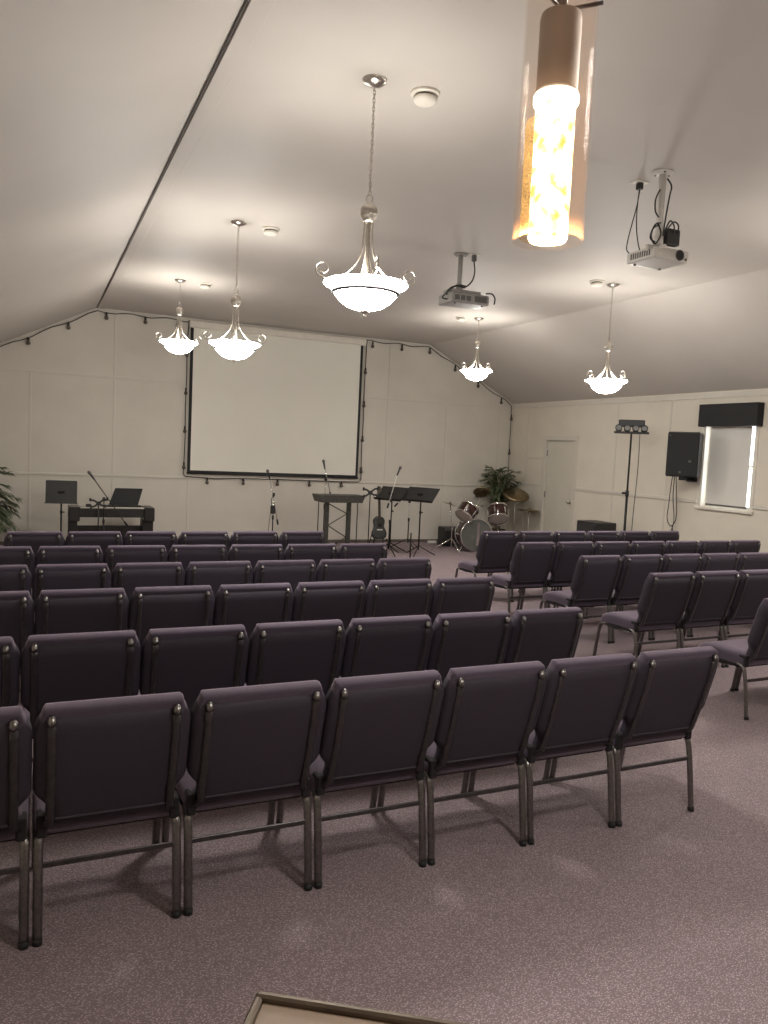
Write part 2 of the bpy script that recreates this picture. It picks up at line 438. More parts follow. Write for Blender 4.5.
# ------------------------------------------------------------------ camera
f, yaw, pitch, roll, H = 774.64, .424947, -.0797849, .0469673, 1.8124
fw = Vector((math.sin(yaw)*math.cos(pitch), math.cos(yaw)*math.cos(pitch), math.sin(pitch)))
ri = Vector((math.cos(yaw), -math.sin(yaw), 0)); up = ri.cross(fw)
r2 = math.cos(roll)*ri+math.sin(roll)*up; u2 = -math.sin(roll)*ri+math.cos(roll)*up
cam = bpy.data.cameras.new('camera'); co = bpy.data.objects.new('camera', cam); COL.objects.link(co)
co.matrix_world = Matrix(((r2.x, u2.x, -fw.x, 0), (r2.y, u2.y, -fw.y, 0), (r2.z, u2.z, -fw.z, H), (0, 0, 0, 1)))
cam.sensor_fit = 'VERTICAL'; cam.sensor_height = 36; cam.lens = f*36/1024; cam.clip_start = .02
sc.camera = co

# ------------------------------------------------------------------ chairs
def make_chair():
    t = thing('stacking_chair', '', 'chair', group='plum stacking chairs in rows')
    A = math.radians(16); ca, sa = math.cos(A), math.sin(A)
    def B(u, v, d):
        bow = .018*math.cos(min(1, abs(v-.27)/.27)*PI/2)
        d2 = d-bow*.6
        return Vector((u, .030-sa*v+d2*ca, .418+ca*v+d2*sa))
    half = [(.213, 0), (.213, .085), (.2615, .150), (.2615, .405), (.238, .463), (.232, .486)]
    out = [(x, y) for x, y in half]+[(-x, y) for x, y in half[::-1]]
    rr = [.02, .02, .02, .04, .03, .03, .03, .03, .04, .02, .02, .02]
    o = rounded(out, rr, 5)
    m = MB().inflate(o, [(.05, .010), (.020, .004), (.008, .002), (.002, .010), (0, .022), (0, .045), (.006, .060), (.018, .070), (.045, .078)], B)
    put('backrest', m, M_fab, t)
    # same fabric darkened for shade on rear and flanks, below the top roll
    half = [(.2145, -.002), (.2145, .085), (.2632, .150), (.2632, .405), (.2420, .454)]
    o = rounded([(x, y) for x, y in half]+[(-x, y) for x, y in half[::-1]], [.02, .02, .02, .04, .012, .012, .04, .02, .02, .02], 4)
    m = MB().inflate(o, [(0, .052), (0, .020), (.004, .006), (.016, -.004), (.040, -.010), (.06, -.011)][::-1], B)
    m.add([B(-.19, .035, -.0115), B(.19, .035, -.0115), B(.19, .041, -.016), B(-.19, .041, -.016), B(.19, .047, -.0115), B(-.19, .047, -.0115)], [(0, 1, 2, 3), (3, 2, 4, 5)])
    put('back_panel', m, M_fabshade, t)
    for s in (-1, 1):
        pts = [B(s*.207, v, -.012) for v in (.446, .40, .32, .24, .16, .08, .03)]+[Vector((s*.214, .033, .425)), Vector((s*.228, .050, .405))]
        m = MB().tube(pts, .0155, 10, rz=.009, up=(1, 0, 0)); tb = put('back_post', m, M_post, t)
        m = MB(); m.tube([B(s*.207, .440, -.013), B(s*.207, .452, -.012), B(s*.207, .459, -.006), B(s*.207, .461, .002)], [.0158, .0156, .0145, .012], 10, up=(1, 0, 0)); put('post_cap', m, M_pewter, tb, 'post end with painted highlight')  # brighter metal puts in the highlight at the post's top
    # seat
    so = rounded([(-.254, .045), (.254, .045), (.256, .40), (.235, .515), (-.235, .515), (-.256, .40)], [.03, .03, .06, .07, .07, .06], 5)
    def S(u, v, d):
        drop = .030*max(0, (v-.34)/.175)**2
        return Vector((u, v, .388+d-drop))
    m = MB().inflate(so, [(.03, -.012), (.006, -.008), (0, .008), (0, .040), (.008, .058), (.028, .072), (.07, .080)], S)
    put('seat', m, M_fab, t)
    m = MB(); m.box(-.225, .07, .362, .225, .46, .382, .006)
    put('seat_board', m, M_pan, t)
    m = MB()
    for s in (-1, 1): m.tube([(s*.240, .10, .372), (s*.240, .28, .358), (s*.240, .43, .362)], .0125, 8)
    m.tube([(-.24, .30, .352), (.24, .30, .352)], .010, 8); m.tube([(-.24, .12, .362), (.24, .12, .362)], .010, 8)
    for s in (-1, 1): m.box(s*.232-.018, .035, .372, s*.232+.018, .105, .455, .006)
    put('seat_frame', m, M_pan, t)
    for s in (-1, 1):
        p = smooth_path([(s*.243, .0, .012), (s*.243, .022, .18), (s*.243, .043, .315), (s*.243, .062, .368), (s*.241, .110, .385)], 5)
        lg = put('leg', MB().tube(p, .0168, 10, rz=.0125, up=(1, 0, 0)), M_pewter, t)
        put('foot_cap', MB().tube([(s*.243, -.0015, 0), (s*.243, .0005, .022)], .0172, 10), M_rubber, lg)
        p = smooth_path([(s*.243, .545, .012), (s*.243, .515, .20), (s*.243, .490, .330), (s*.243, .465, .358), (s*.241, .415, .362)], 5)
        lg = put('leg', MB().tube(p, .0168, 10, rz=.0125, up=(1, 0, 0)), M_pewter, t)
        put('foot_cap', MB().tube([(s*.243, .547, 0), (s*.243, .5445, .022)], .0172, 10), M_rubber, lg)
    m = MB(); m.box(-.236, .030, .262, .236, .040, .284, .003); put('stretcher', m, M_post, t)
    return t
ORD = ['first', 'second', 'third', 'fourth', 'fifth', 'sixth', 'seventh', 'eighth']
chair0 = make_chair(); used = False
PW = .53
# (row from the stage, x of the first chair centre, y of the top edge, chairs, index of first, aisle at which end)
rows = [('screen', 1, .003, 7.899, 6, 1), ('screen', 2, .272-PW, 6.844, 7, 1), ('screen', 3, .251-PW, 5.867, 7, 1), ('screen', 4, .270-PW, 4.874, 7, 1),
        ('screen', 5, .211-PW, 3.759, 7, 1), ('screen', 6, .266-PW, 2.763, 7, 1),
        ('window', 1, 5.155, 7.913, 6, 0), ('window', 2, 4.958, 6.879, 7, 0), ('window', 3, 4.988, 5.862, 6, 0), ('window', 4, 4.908, 4.862, 4, 0), ('window', 5, 4.93, 3.76, 2, 0)]
ANG = math.radians(.5)
for blk, rw, x0, y0, cnt, end in rows:
    for j in range(cnt):
        k = cnt-1-j if end else j
        lab = 'plum stacking chair, %s from the aisle, %s row from the stage, %s block' % (
            ORD[k], ORD[rw-1], 'window-side' if blk == 'window' else 'piano-side')
        jj = (j-1) if (blk == 'screen' and cnt == 7) else j
        x = x0+j*PW; y = y0+.108+jj*PW*math.sin(ANG)
        rz = ANG+random.uniform(-.004, .004)
        if not used:
            chair0.location = (x, y, 0); chair0.rotation_euler = (0, 0, rz); chair0['label'] = lab; used = True
        else: dup(chair0, (x, y, 0), rz, lab)

# ------------------------------------------------------------------ chandeliers
def make_chandelier(drop=.64):
    sh = .64-drop
    t = thing('bowl_chandelier', '', 'chandelier', group='nickel bowl chandeliers')
    z0 = ZC
    m = MB().lathe([(0, 0), (.072, 0), (.072, -.006), (.060, -.020), (.030, -.032), (.010, -.038), (0, -.038)], 24); put('ceiling_canopy', m, M_nickel, t)
    m = MB(); z = -.030; i = 0
    while z > -drop:
        h = .030; pts = []
        for a in range(13):
            th = 2*PI*a/12
            u = .0075*math.cos(th); v = z-h/2+.0155*math.sin(th)*1.15
            pts.append((u, 0, v) if i % 2 else (0, u, v))
        m.tube(pts, .0022, 5, caps=False); z -= .0235; i += 1
    put('chain', m, M_nickel, t)
    m = MB(); m.tube([(.020*math.cos(a*PI/8), 0, -.665+.024*math.sin(a*PI/8)) for a in range(17)], .004, 6, caps=False)
    m.lathe([(0, -.686), (.012, -.688), (.032, -.700), (.047, -.718), (.053, -.738), (.050, -.745), (.053, -.752), (.047, -.772), (.034, -.786), (.036, -.792), (.030, -.800), (0, -.800)], 24)
    put('hub', m, M_nickel, t)
    m = MB().tube([(0, 0, -.795), (0, 0, -1.30)], .007, 10); put('stem', m, M_nickel, t)
    for k in range(4):
        a0 = math.radians(-22+12)+k*PI/2
        m = MB()
        for off, rr in ((-.12, .0048), (.12, .0048)):
            pr = [(.024, -.79), (.026, -.88), (.030, -.945), (.052, -1.015), (.098, -1.080), (.160, -1.128), (.215, -1.152)]
            pts = []
            for j, (r, z) in enumerate(pr):
                a = a0+off*(1 if j < 3 else 1)*1.6*(1-j/8)
                pts.append((r*math.cos(a), r*math.sin(a), z))
            m.tube(smooth_path(pts, 4), rr, 7)
        put('arm', m, M_nickel, t)
        m = MB(); pts = []
        # scroll rising outside the rim and curling in
        for j in range(30):
            q = max(0, (j-5)/24)
            if j < 5:
                r = .222+.010*j; z = -1.150+.0045*j
            else:
                th = math.radians(-72)+q*1.18*2*PI; rad = .043*(1-.50*q)
                r = .262+rad*math.cos(th)-.006*q; z = -1.090+rad*math.sin(th)+.006*q
            pts.append((r*math.cos(a0), r*math.sin(a0), z))
        m.tube(pts, [.0046-.0008*j/29 for j in range(30)], 7)
        put('scroll', m, M_nickel, t)
    m = MB().lathe([(.246, -1.150), (.249, -1.155), (.243, -1.164), (.217, -1.178), (.200, -1.190), (.191, -1.203), (.180, -1.222), (.152, -1.254), (.110, -1.284), (.06, -1.301), (.012, -1.306)], 40)
    put('glass_bowl', m, M_bowl, t)
    m = MB().lathe([(.012, -1.302), (.058, -1.297), (.107, -1.279), (.148, -1.250), (.175, -1.219), (.186, -1.200), (.195, -1.187), (.213, -1.175), (.238, -1.161), (.246, -1.150)], 40)
    put('bowl_inside', m, M_lining, t)
    m = MB().lathe([(.189, -1.200), (.201, -1.198), (.201, -1.212), (.180, -1.216)], 40); put('band', m, M_post, t)
    m = MB().lathe([(.0, -1.300), (.026, -1.304), (.030, -1.312), (.018, -1.322), (.010, -1.330), (.013, -1.338), (.008, -1.346), (0, -1.349)], 16); put('finial', m, M_nickel, t)
    if sh:
        for ch in t.children:
            if ch.name.split('.')[0] not in ('ceiling_canopy', 'chain'): ch.location.z = sh
    return t
ch0 = make_chandelier()
LAMP_W = 25
def lamp(x, y, sh=0, k=1):
    L = bpy.data.lights.new('bowl_bulb', 'POINT'); L.energy = LAMP_W*k; L.color = (1, .955, .885); L.shadow_soft_size = .045
    o = bpy.data.objects.new('bowl_bulb', L); COL.objects.link(o); o.location = (x, y, ZC-1.155+sh)
spots = [(1.76, 4.30, 'largest lit bowl chandelier, hanging on a long chain beside a smoke detector'),
         (1.76, 7.60, 'lit bowl chandelier, middle of the line of three above the piano-side chairs'),
         (1.73, 10.72, 'small-looking lit bowl chandelier closest to the peak of string lights'),
         (6.33, 7.61, 'lit bowl chandelier hanging before the wall with the door'),
         (6.29, 10.65, 'lit bowl chandelier in front of the sloping string lights above the music stands'),
         (6.32, 4.30, 'lit bowl chandelier over the rear window-side chairs, outside the view'),
         (1.76, 1.00, 'lit bowl chandelier overhead behind the lectern, unseen, added for light'),  # this one and the next are unseen, added to light the foreground
         (6.32, 1.00, 'lit bowl chandelier at the back of the window side, unseen, added for light')]
for i, (x, y, lab) in enumerate(spots):
    if i == 0: ch0.location = (x, y, ZC); ch0['label'] = lab
    elif i == 2:
        ch2 = make_chandelier(.30); ch2.location = (x, y, ZC); ch2.rotation_euler.z = .2; ch2['label'] = lab
    else: dup(ch2 if i == 4 else ch0, (x, y, ZC), math.radians(-14+9*i), lab)
    lamp(x, y, .34 if i in (2, 4) else 0, {0: .9, 1: 1.7, 2: .6, 3: 2.0, 4: .6, 6: .2}.get(i, 1))

# smoke detectors beside each chandelier
def make_det():
    t = thing('smoke_detector', '', 'smoke detector', group='round ceiling detectors')
    put('base_ring', MB().lathe([(0, 0), (.088, 0), (.088, -.012), (.080, -.018), (.05, -.018), (0, -.018)], 28), M_white, t)
    put('vent_ring', MB().lathe([(0, -.016), (.060, -.016), (.060, -.034), (0, -.034)], 28), M_vent, t, 'dark vent gap')
    put('cover', MB().lathe([(0, -.030), (.070, -.030), (.072, -.040), (.062, -.056), (.045, -.062), (0, -.064)], 28), M_white, t)
    return t
dt0 = make_det()
for i, (x, y, lab) in enumerate([(2.085, 4.30, 'white smoke detector beside the long chain of the biggest chandelier'),
                                 (2.09, 7.64, 'white smoke detector beside the second of the piano-side chandeliers'),
                                 (2.065, 10.75, 'white smoke detector by the chandelier closest to the screen corner'),
                                 (6.065, 7.58, 'white smoke detector next to the chandelier in front of the door wall'),
                                 (6.02, 10.74, 'white smoke detector just under the hanging grey projector')]):
    if i == 0: dt0.location = (x, y, ZC); dt0['label'] = lab
    else: dup(dt0, (x, y, ZC), 0, lab)

# cable along the ceiling fold
m = MB().tube([(XA, YF+.02, ZC-.010), (XA, 2, ZC-.010), (XA, 6, ZC-.010), (XA, 10, ZC-.010), (XA, YB-.03, ZC-.010)], .0055, 8)
tag(put('ceiling_cable', m, M_darkline), 'thin dark cable running along the ceiling fold', 'cable')

# ------------------------------------------------------------------ near pendant
PX, PY, PZ = .632, .900, 2.105
pe = thing('pendant_lamp', 'glowing tubular pendant in a clear glass cylinder, hanging close by', 'pendant lamp', (PX, PY, PZ))
m = MB(); r = .0475
m.lathe([(r, 0), (r, .375)], 48); m.lathe([(r-.0028, .375), (r-.0028, 0)], 48); m.lathe([(r-.0028, 0), (r, 0)], 48); m.lathe([(r, .375), (r-.0028, .375)], 48)
put('glass_shade', m, M_glass, pe)
m = MB().lathe([(0, .192), (.0285, .192), (.0285, .196), (.0275, .198), (.0275, .288), (.026, .294), (.018, .298), (0, .298)], 32)
put('socket', m, M_socket, pe)
m = MB().lathe([(0, .0), (.024, .0), (.0265, .004), (.0265, .170), (.0265, .180)], 32); put('bubble_glass_tube', m, M_seed, pe, 'glowing bubbly glass tube')
m = MB().lathe([(.0265, .176), (.0300, .180), (.0300, .189), (.0285, .1915)], 32); put('lamp_collar', m, M_hot, pe)
m = MB().lathe([(.0325, .155), (.0325, .004)], 40, cx=-.0055, cy=.0025); put('reflection_sleeve', m, M_amber, pe, 'amber speckled reflection put in as a sleeve')  # added shell, painted stand-in for the tube's reflection in the glass
m = MB()
for k in range(3):
    a = math.radians(-35+120*k); m.tube([(.006*math.cos(a), .006*math.sin(a), .301), (.053*math.cos(a), .053*math.sin(a), .307)], .0028, 8)
m.tube([(0, 0, .294), (0, 0, .345)], .0075, 12)
put('spider', m, M_pewter, pe)
put('cord', MB().tube([(0, 0, .345), (0, 0, ZC-PZ-.02)], .003, 8), M_black, pe)
put('ceiling_canopy', MB().lathe([(0, ZC-PZ), (.06, ZC-PZ), (.06, ZC-PZ-.02), (.01, ZC-PZ-.028), (0, ZC-PZ-.028)], 24), M_nickel, pe)
L = bpy.data.lights.new('pendant_led', 'POINT'); L.energy = 7.0; L.color = (1, .66, .36); L.shadow_soft_size = .012
o = bpy.data.objects.new('pendant_led', L); COL.objects.link(o); o.location = (PX, PY, PZ-.013)

# ------------------------------------------------------------------ lectern below the camera
le = thing('lectern', 'lectern top with a raised bronze rim, at the very bottom', 'lectern', (.273, .934, 0), math.radians(-33))
Z = 1.10
put('top_board', MB().box(.010, -.452, Z-.03, .602, -.010, Z-.009, .002), M_lectern, le)
m = MB(); m.box(0, -.011, Z-.045, .612, 0, Z, .003); m.box(0, -.462, Z-.045, .011, -.011, Z, .003); m.box(.601, -.462, Z-.045, .612, -.011, Z, .003); m.box(.011, -.462, Z-.045, .601, -.451, Z, .003)
put('rim', m, M_rim, le, 'raised bronze rim')
put('column', MB().box(.20, -.36, .04, .41, -.16, Z-.03, .01), M_lectern, le)
put('base', MB().box(.08, -.44, 0, .53, -.06, .04, .008), M_rim, le)

# ------------------------------------------------------------------ projection screen
ps = thing('projection_screen', 'big blank projection screen with black borders on the back wall', 'screen', (0, YB, 0))
put('housing', MB().box(2.40, -.10, 3.765, 5.70, -.004, 3.885, .012), M_white, ps)
put('screen_fabric', MB().box(2.478, -.052, 1.300, 5.605, -.048, 3.775), M_screen, ps)
m = MB(); m.box(2.425, -.053, 1.245, 2.478, -.047, 3.775); m.box(5.605, -.053, 1.245, 5.655, -.047, 3.775); m.box(2.478, -.053, 1.262, 5.605, -.047, 1.300)
put('border', m, M_blackfab, ps, 'black border')
m = MB(); m.tube([(2.42, -.05, 1.252), (5.66, -.05, 1.252)], .017, 10); put('bottom_bar', m, M_black, ps)

# ------------------------------------------------------------------ string lights
st = thing('string_light', 'dark string of unlit bulbs edging the back wall and the screen', 'string lights', (0, YB-.035, 0))
def zc(x): return ZC-.045 if XA <= x <= XB else (ZC-.045-(XA-x)*.510 if x < XA else ZC-.045-(x-XB)*.510)
m = MB()
xs = [-1.05+i*.14 for i in range(73)]
pts = []
for i, x in enumerate(xs):
    if x > 9.04: break
    sag = .018*(1-math.cos(2*PI*(x+1.05)/.62))
    pts.append((x, 0, zc(x)-sag))
pts += [(9.06, 0, zc(9.06)-.05), (9.075, 0, 2.4), (9.07, 0, 2.0), (9.08, 0, 1.6), (9.07, 0, 1.15)]
m.tube(pts, .0085, 6)
m.tube([(2.40, 0, zc(2.4)), (2.37, 0, 3.5), (2.38, 0, 3.0), (2.37, 0, 2.4), (2.38, 0, 1.9), (2.37, 0, 1.4), (2.36, 0, 1.24), (2.40, 0, 1.19), (2.9, 0, 1.165), (3.45, 0, 1.18), (4.1, 0, 1.18), (4.7, 0, 1.175), (5.3, 0, 1.17), (5.69, 0, 1.175), (5.735, 0, 1.22), (5.72, 0, 1.8), (5.73, 0, 2.4), (5.72, 0, 3.0), (5.73, 0, 3.7), (5.735, 0, zc(5.7))], .0085, 6)
put('cable', m, M_darkline, st)
bulbs = [(x, zc(x)-.03) for x in (-.72, -.12, .47, 1.05, 1.67, 2.2, 5.85, 6.47, 7.08, 7.67, 8.225, 8.80)]
bulbs += [(x, 1.175) for x in (2.78, 3.43, 4.07, 4.69, 5.33)]
bulbs += [(2.37, z) for z in (3.37, 2.72, 2.06, 1.43)]+[(5.725, z) for z in (3.35, 2.72, 2.06, 1.46)]+[(9.07, z) for z in (2.66, 1.95)]
sock = MB().lathe([(0, 0.01), (.010, .01), (.017, -.005), (.017, -.045), (0, -.045)], 12)
glb = MB().lathe([(.013, -.043), (.018, -.052), (.030, -.072), (.032, -.088), (.026, -.105), (.012, -.116), (0, -.118)], 14)
me_s = me_b = None
for (x, z) in bulbs:
    if me_s is None:
        a = put('bulb_socket', sock, M_black, st); b = put('bulb', glb, M_bulbglass, a); me_s, me_b = a.data, b.data
    else:
        a = bpy.data.objects.new('bulb_socket', me_s); COL.objects.link(a); a.parent = st
        b = bpy.data.objects.new('bulb', me_b); COL.objects.link(b); b.parent = a
    a.location = (x, -.012, z)

# ------------------------------------------------------------------ projectors and their ceiling mounts
def mount(loc, drop, label, light):
    mt = M_proj if light else M_projgrey
    t = thing('projector_mount', label, 'ceiling mount', loc, 0, 'projector ceiling mounts')
    put('mount_plate', MB().lathe([(0, 0), (.075, 0), (.075, -.010), (.03, -.018), (0, -.018)], 20), mt, t)
    for k in range(3):
        a = k*2.1; put('bolt', MB().lathe([(0, -.008), (.008, -.008), (.008, -.020), (0, -.020)], 8, cx=.055*math.cos(a), cy=.055*math.sin(a)), M_vent, t)
    put('pole', MB().tube([(0, 0, -.01), (0, 0, -drop)], .026, 16), mt, t)
    m = MB(); m.lathe([(0, -drop+.04), (.036, -drop+.04), (.036, -drop-.02), (0, -drop-.02)], 16)
    m.box(-.10, -.012, -drop-.05, .10, .012, -drop-.03, .003); m.box(-.012, -.08, -drop-.05, .012, .08, -drop-.03, .003)
    for s in (-1, 1): m.box(s*.10-.01, -.012, -drop-.075, s*.10+.01, .012, -drop-.03, .003)
    put('bracket', m, mt, t)
    return t
def projector(loc, rz, label, casing, w, dep, h):
    """lens side faces local -Y"""
    t = thing('projector', label, 'projector', loc, rz)
    o = rounded([(-w/2, -dep/2), (w/2, -dep/2), (w/2, dep/2), (-w/2, dep/2)], .025, 4)
    m = MB().inflate(o, [(.012, 0), (.004, .004), (0, .014), (0, h-.014), (.004, h-.004), (.014, h)], lambda u, v, d: Vector((u, v, d)), True)
    put('casing', m, casing, t)
    R = Matrix.Translation((w*.21, -dep/2-.002, h*.5)) @ Matrix.Rotation(PI/2, 4, 'X')
    ln = put('lens', MB().lathe([(.034, -.01), (.036, .008), (.028, .010), (.024, .002), (0, .006)], 24, R), M_black, t)
    put('focus_ring', MB().lathe([(.036, -.004), (.040, -.002), (.040, .005), (.036, .007)], 24, R), M_vent, ln)
    m = MB()
    for i in range(9): m.box(-w/2-.002, -dep*.36+i*dep*.08, h*.25, -w/2+.002, -dep*.36+i*dep*.08+dep*.045, h*.75)
    put('side_vent', m, M_vent, t)
    m = MB(); m.box(-w*.42, dep/2-.003, h*.2, -w*.1, dep/2+.003, h*.8, .001)
    for i in range(3): m.box(w*(.0+.15*i), dep/2-.003, h*.22, w*(.12+.15*i), dep/2+.004, h*.72, .001)
    put('rear_ports', m, M_vent, t)
    m = MB()
    for sx in (-1, 1): m.lathe([(0, -.010), (.010, -.010), (.010, .002), (0, .002)], 10, cx=sx*w*.36, cy=dep*.34)
    m.box(w*.36, -dep/2-.003, h*.12, w*.42, -dep/2, h*.34, .001)
    put('foot', m, M_vent, t)
    return t
ZP = 3.315
P1 = (4.165, 4.54, ZC)
mount(P1, .50, 'white ceiling mount of the projector hung near the big glowing pendant', True)
projector((4.285, 4.665, ZP), 0, 'white projector with dark round lens, hung near the glowing pendant', M_proj, .345, .30, .085)
m = MB()   # black cable box and loops clustered on the mount
m.box(4.21, 4.50, 3.42, 4.34, 4.56, 3.535, .008); tag(put('cable_box', m, M_black), 'black adapter box beside the pole above the white projector', 'adapter')
def cables(name, label, paths, r=.005):
    m = MB()
    for p in paths: m.tube(smooth_path(p, 6), r, 6)
    return tag(put(name, m, M_darkline if name == 'cord' else M_black), label, 'cable')
cables('projector_cable', 'black cables looping down the pole to the white projector', [
    [(4.20, 4.53, 3.89), (4.235, 4.52, 3.84), (4.215, 4.51, 3.76), (4.195, 4.51, 3.62), (4.185, 4.51, 3.50), (4.23, 4.51, 3.52)],
    [(4.14, 4.53, 3.80), (4.095, 4.52, 3.72), (4.10, 4.52, 3.64), (4.135, 4.52, 3.60)],
    [(4.15, 4.51, 3.56), (4.08, 4.49, 3.53), (4.05, 4.49, 3.45), (4.10, 4.50, 3.40), (4.15, 4.50, 3.48), (4.10, 4.49, 3.55)],
    [(4.13, 4.50, 3.54), (4.06, 4.485, 3.50), (4.04, 4.485, 3.43), (4.09, 4.49, 3.41)],
    [(4.19, 4.50, 3.50), (4.25, 4.49, 3.575), (4.30, 4.49, 3.56), (4.31, 4.50, 3.50)],
    [(4.19, 4.50, 3.52), (4.22, 4.49, 3.58), (4.26, 4.49, 3.55), (4.27, 4.50, 3.50)]], .006)
OP = (4.167, 4.781, ZC)
o1 = thing('ceiling_outlet', 'white ceiling outlet holding a black plug beside the white projector', 'outlet', OP, 0, 'ceiling outlets')
put('cover_plate', MB().box(-.06, -.04, -.008, .06, .04, 0, .003), M_white, o1)
put('plug', MB().box(-.022, -.022, -.058, .022, .022, -.006, .006), M_black, o1)
cables('power_cable', 'black power cord drooping from the ceiling plug to the white projector', [
    [(4.172, 4.781, 3.875), (4.16, 4.79, 3.75), (4.13, 4.80, 3.60), (4.10, 4.80, 3.46), (4.11, 4.80, 3.41), (4.16, 4.78, 3.38), (4.20, 4.76, 3.395)],
    [(4.165, 4.781, 3.875), (4.165, 4.79, 3.70), (4.18, 4.79, 3.55), (4.20, 4.77, 3.43), (4.22, 4.75, 3.40)]], .0045)
P2 = (4.114, 7.416, ZC)
mount(P2, .36, 'grey ceiling mount of the projector hung before the screen', False)
projector((4.20, 7.46, 3.405), PI, 'grey projector pointed at the screen, seen from its back', M_projgrey, .46, .32, .105)
m = MB(); m.box(3.96, 7.33, 3.512, 4.34, 7.50, 3.545, .008); tag(put('projector_shelf', m, M_projgrey), 'grey plate between the pole and the rear of the grey projector', 'bracket')
o2 = thing('ceiling_outlet', 'white ceiling outlet with a dark plug beside the grey projector mount', 'outlet', (4.24, 7.35, ZC), 0, 'ceiling outlets')
put('cover_plate', MB().box(-.06, -.04, -.008, .06, .04, 0, .003), M_white, o2)
put('plug', MB().box(-.022, -.022, -.075, .022, .022, -.006, .006), M_vent, o2)
cables('power_cable', 'dark cords curling around the top of the grey projector', [
    [(4.24, 7.35, 3.86), (4.25, 7.34, 3.75), (4.22, 7.33, 3.65), (4.15, 7.32, 3.58), (4.09, 7.32, 3.56)],
    [(4.12, 7.28, 3.57), (4.02, 7.26, 3.565), (3.93, 7.26, 3.53), (3.88, 7.26, 3.47), (3.84, 7.27, 3.42), (3.90, 7.27, 3.41)],
    [(4.10, 7.27, 3.55), (3.98, 7.25, 3.55), (3.90, 7.26, 3.49), (3.89, 7.27, 3.45)],
    [(4.36, 7.27, 3.52), (4.43, 7.26, 3.525), (4.47, 7.26, 3.48), (4.47, 7.27, 3.42)]], .008)

# ------------------------------------------------------------------ wall speaker, light stand, box by the side wall
# origin at the wall; local +Y points out of the wall
sp = thing('wall_speaker', 'black loudspeaker bracketed to the wall beside the window blind', 'loudspeaker', (XR, 8.84, 1.62))
R = Matrix.Translation((-.36, -.13, 0)) @ Matrix.Rotation(math.radians(-62), 4, 'Z')
o = rounded([(-.235, -.02), (.235, -.02), (.17, .30), (-.17, .30)], .025, 3)
m = MB().inflate(o, [(.012, 0), (0, .012), (0, .655), (.012, .667)], lambda u, v, d: R @ Vector((u, v, d)), False); put('cabinet', m, M_black, sp)
m = MB(); m.inflate(rounded([(-.225, .015), (.225, .015), (.225, .652), (-.225, .652)], .02, 3), [(0, .0), (0, .012), (.006, .018)], lambda u, v, d: R @ Vector((u, -.02-d, v)), False); put('grille', m, M_blackfab, sp)
m = MB()
m.box(.10, -.042, .22, .14, -.036, .25, .001, R); m.box(-.03, -.042, .055, .0, -.036, .085, .001, R); m.box(-.20, -.042, .60, -.18, -.036, .62, .001, R)
put('badge', m, M_vent, sp)
m = MB(); m.box(-.02, -.10, -.07, 0, .10, .20, .004); m.tube([(-.01, 0, -.03), (-.20, -.02, -.03), (-.30, -.10, -.03)], .018, 10); m.box(-.34, -.16, -.05, -.26, -.06, 0, .004)
put('wall_bracket', m, M_black, sp)
cables('speaker_cable', 'grey cables looping from the wall loudspeaker towards the floor', [
    [(8.90, 9.02, 1.63), (8.98, 9.12, 1.45), (9.04, 9.20, 1.15), (9.05, 9.22, .95), (9.06, 9.14, .84), (9.07, 9.06, .95), (9.04, 9.04, 1.2), (8.93, 8.98, 1.63)],
    [(8.92, 9.0, 1.63), (9.02, 9.10, 1.3), (9.05, 9.08, 1.0), (9.06, 9.10, .85), (9.08, 9.2, .6), (9.085, 9.24, .3), (9.085, 9.25, .012)],
    [(9.06, 9.12, .86), (9.08, 9.08, .6), (9.085, 9.06, .3), (9.085, 9.06, .012)]], .007)

ls = thing('light_stand', 'tall black pole stand topped by a bar of stage lights', 'light stand', (8.40, 9.43, 0))
put('lower_pole', MB().tube([(0, 0, .10), (0, 0, 1.35)], .020, 12), M_blackmetal, ls)
put('upper_pole', MB().tube([(0, 0, 1.3), (0, 0, 2.24)], .015, 12), M_blackmetal, ls)
m = MB(); m.lathe([(0, 1.27), (.028, 1.27), (.028, 1.36), (0, 1.36)], 12); put('collar', m, M_black, ls)
put('knob', MB().tube([(-.02, .01, 1.32), (-.075, .03, 1.32)], .018, 10), M_black, ls)
for k in range(3):
    a = k*2*PI/3+.4; ca, sa = math.cos(a), math.sin(a)
    lg = put('leg', MB().tube([(.02*ca, .02*sa, .62), (.48*ca, .48*sa, .02)], .011, 8), M_blackmetal, ls)
    put('brace', MB().tube([(.02*ca, .02*sa, .14), (.26*ca, .26*sa, .30)], .007, 8), M_blackmetal, lg)
    put('foot_cap', MB().tube([(.46*ca, .46*sa, .045), (.495*ca, .495*sa, .012)], .015, 8), M_rubber, lg)
lb = tag(bpy.data.objects.new('stage_light_bar', None), 'row of dark stage lights with pale lenses on top of the tall pole', 'stage lights'); COL.objects.link(lb); lb.location = (8.40, 9.43, 2.24); lb.rotation_euler = (0, 0, math.radians(-42))
put('bar', MB().box(-.26, -.03, 0, .26, .03, .035, .008), M_black, lb)
for i in range(4):
    x = -.19+i*.125; R = Matrix.Translation((x, -.02, .075)) @ Matrix.Rotation(math.radians(68), 4, 'X')
    hd = put('lamp_head', MB().lathe([(0, -.05), (.035, -.05), (.050, -.02), (.054, .045), (.048, .047), (.044, .035), (0, .035)], 18, R), M_black, lb)
    put('lens', MB().lathe([(0, .040), (.042, .036)], 18, R), M_lens, hd)
put('control_box', MB().box(-.20, -.02, .105, .19, .09, .215, .012), M_black, lb)
cables('light_cable', 'thin grey cable hanging straight down beside the light stand pole', [[(8.47, 9.32, 2.25), (8.475, 9.315, 1.7), (8.46, 9.33, 1.0), (8.46, 9.34, .3), (8.46, 9.34, .01)]], .006)

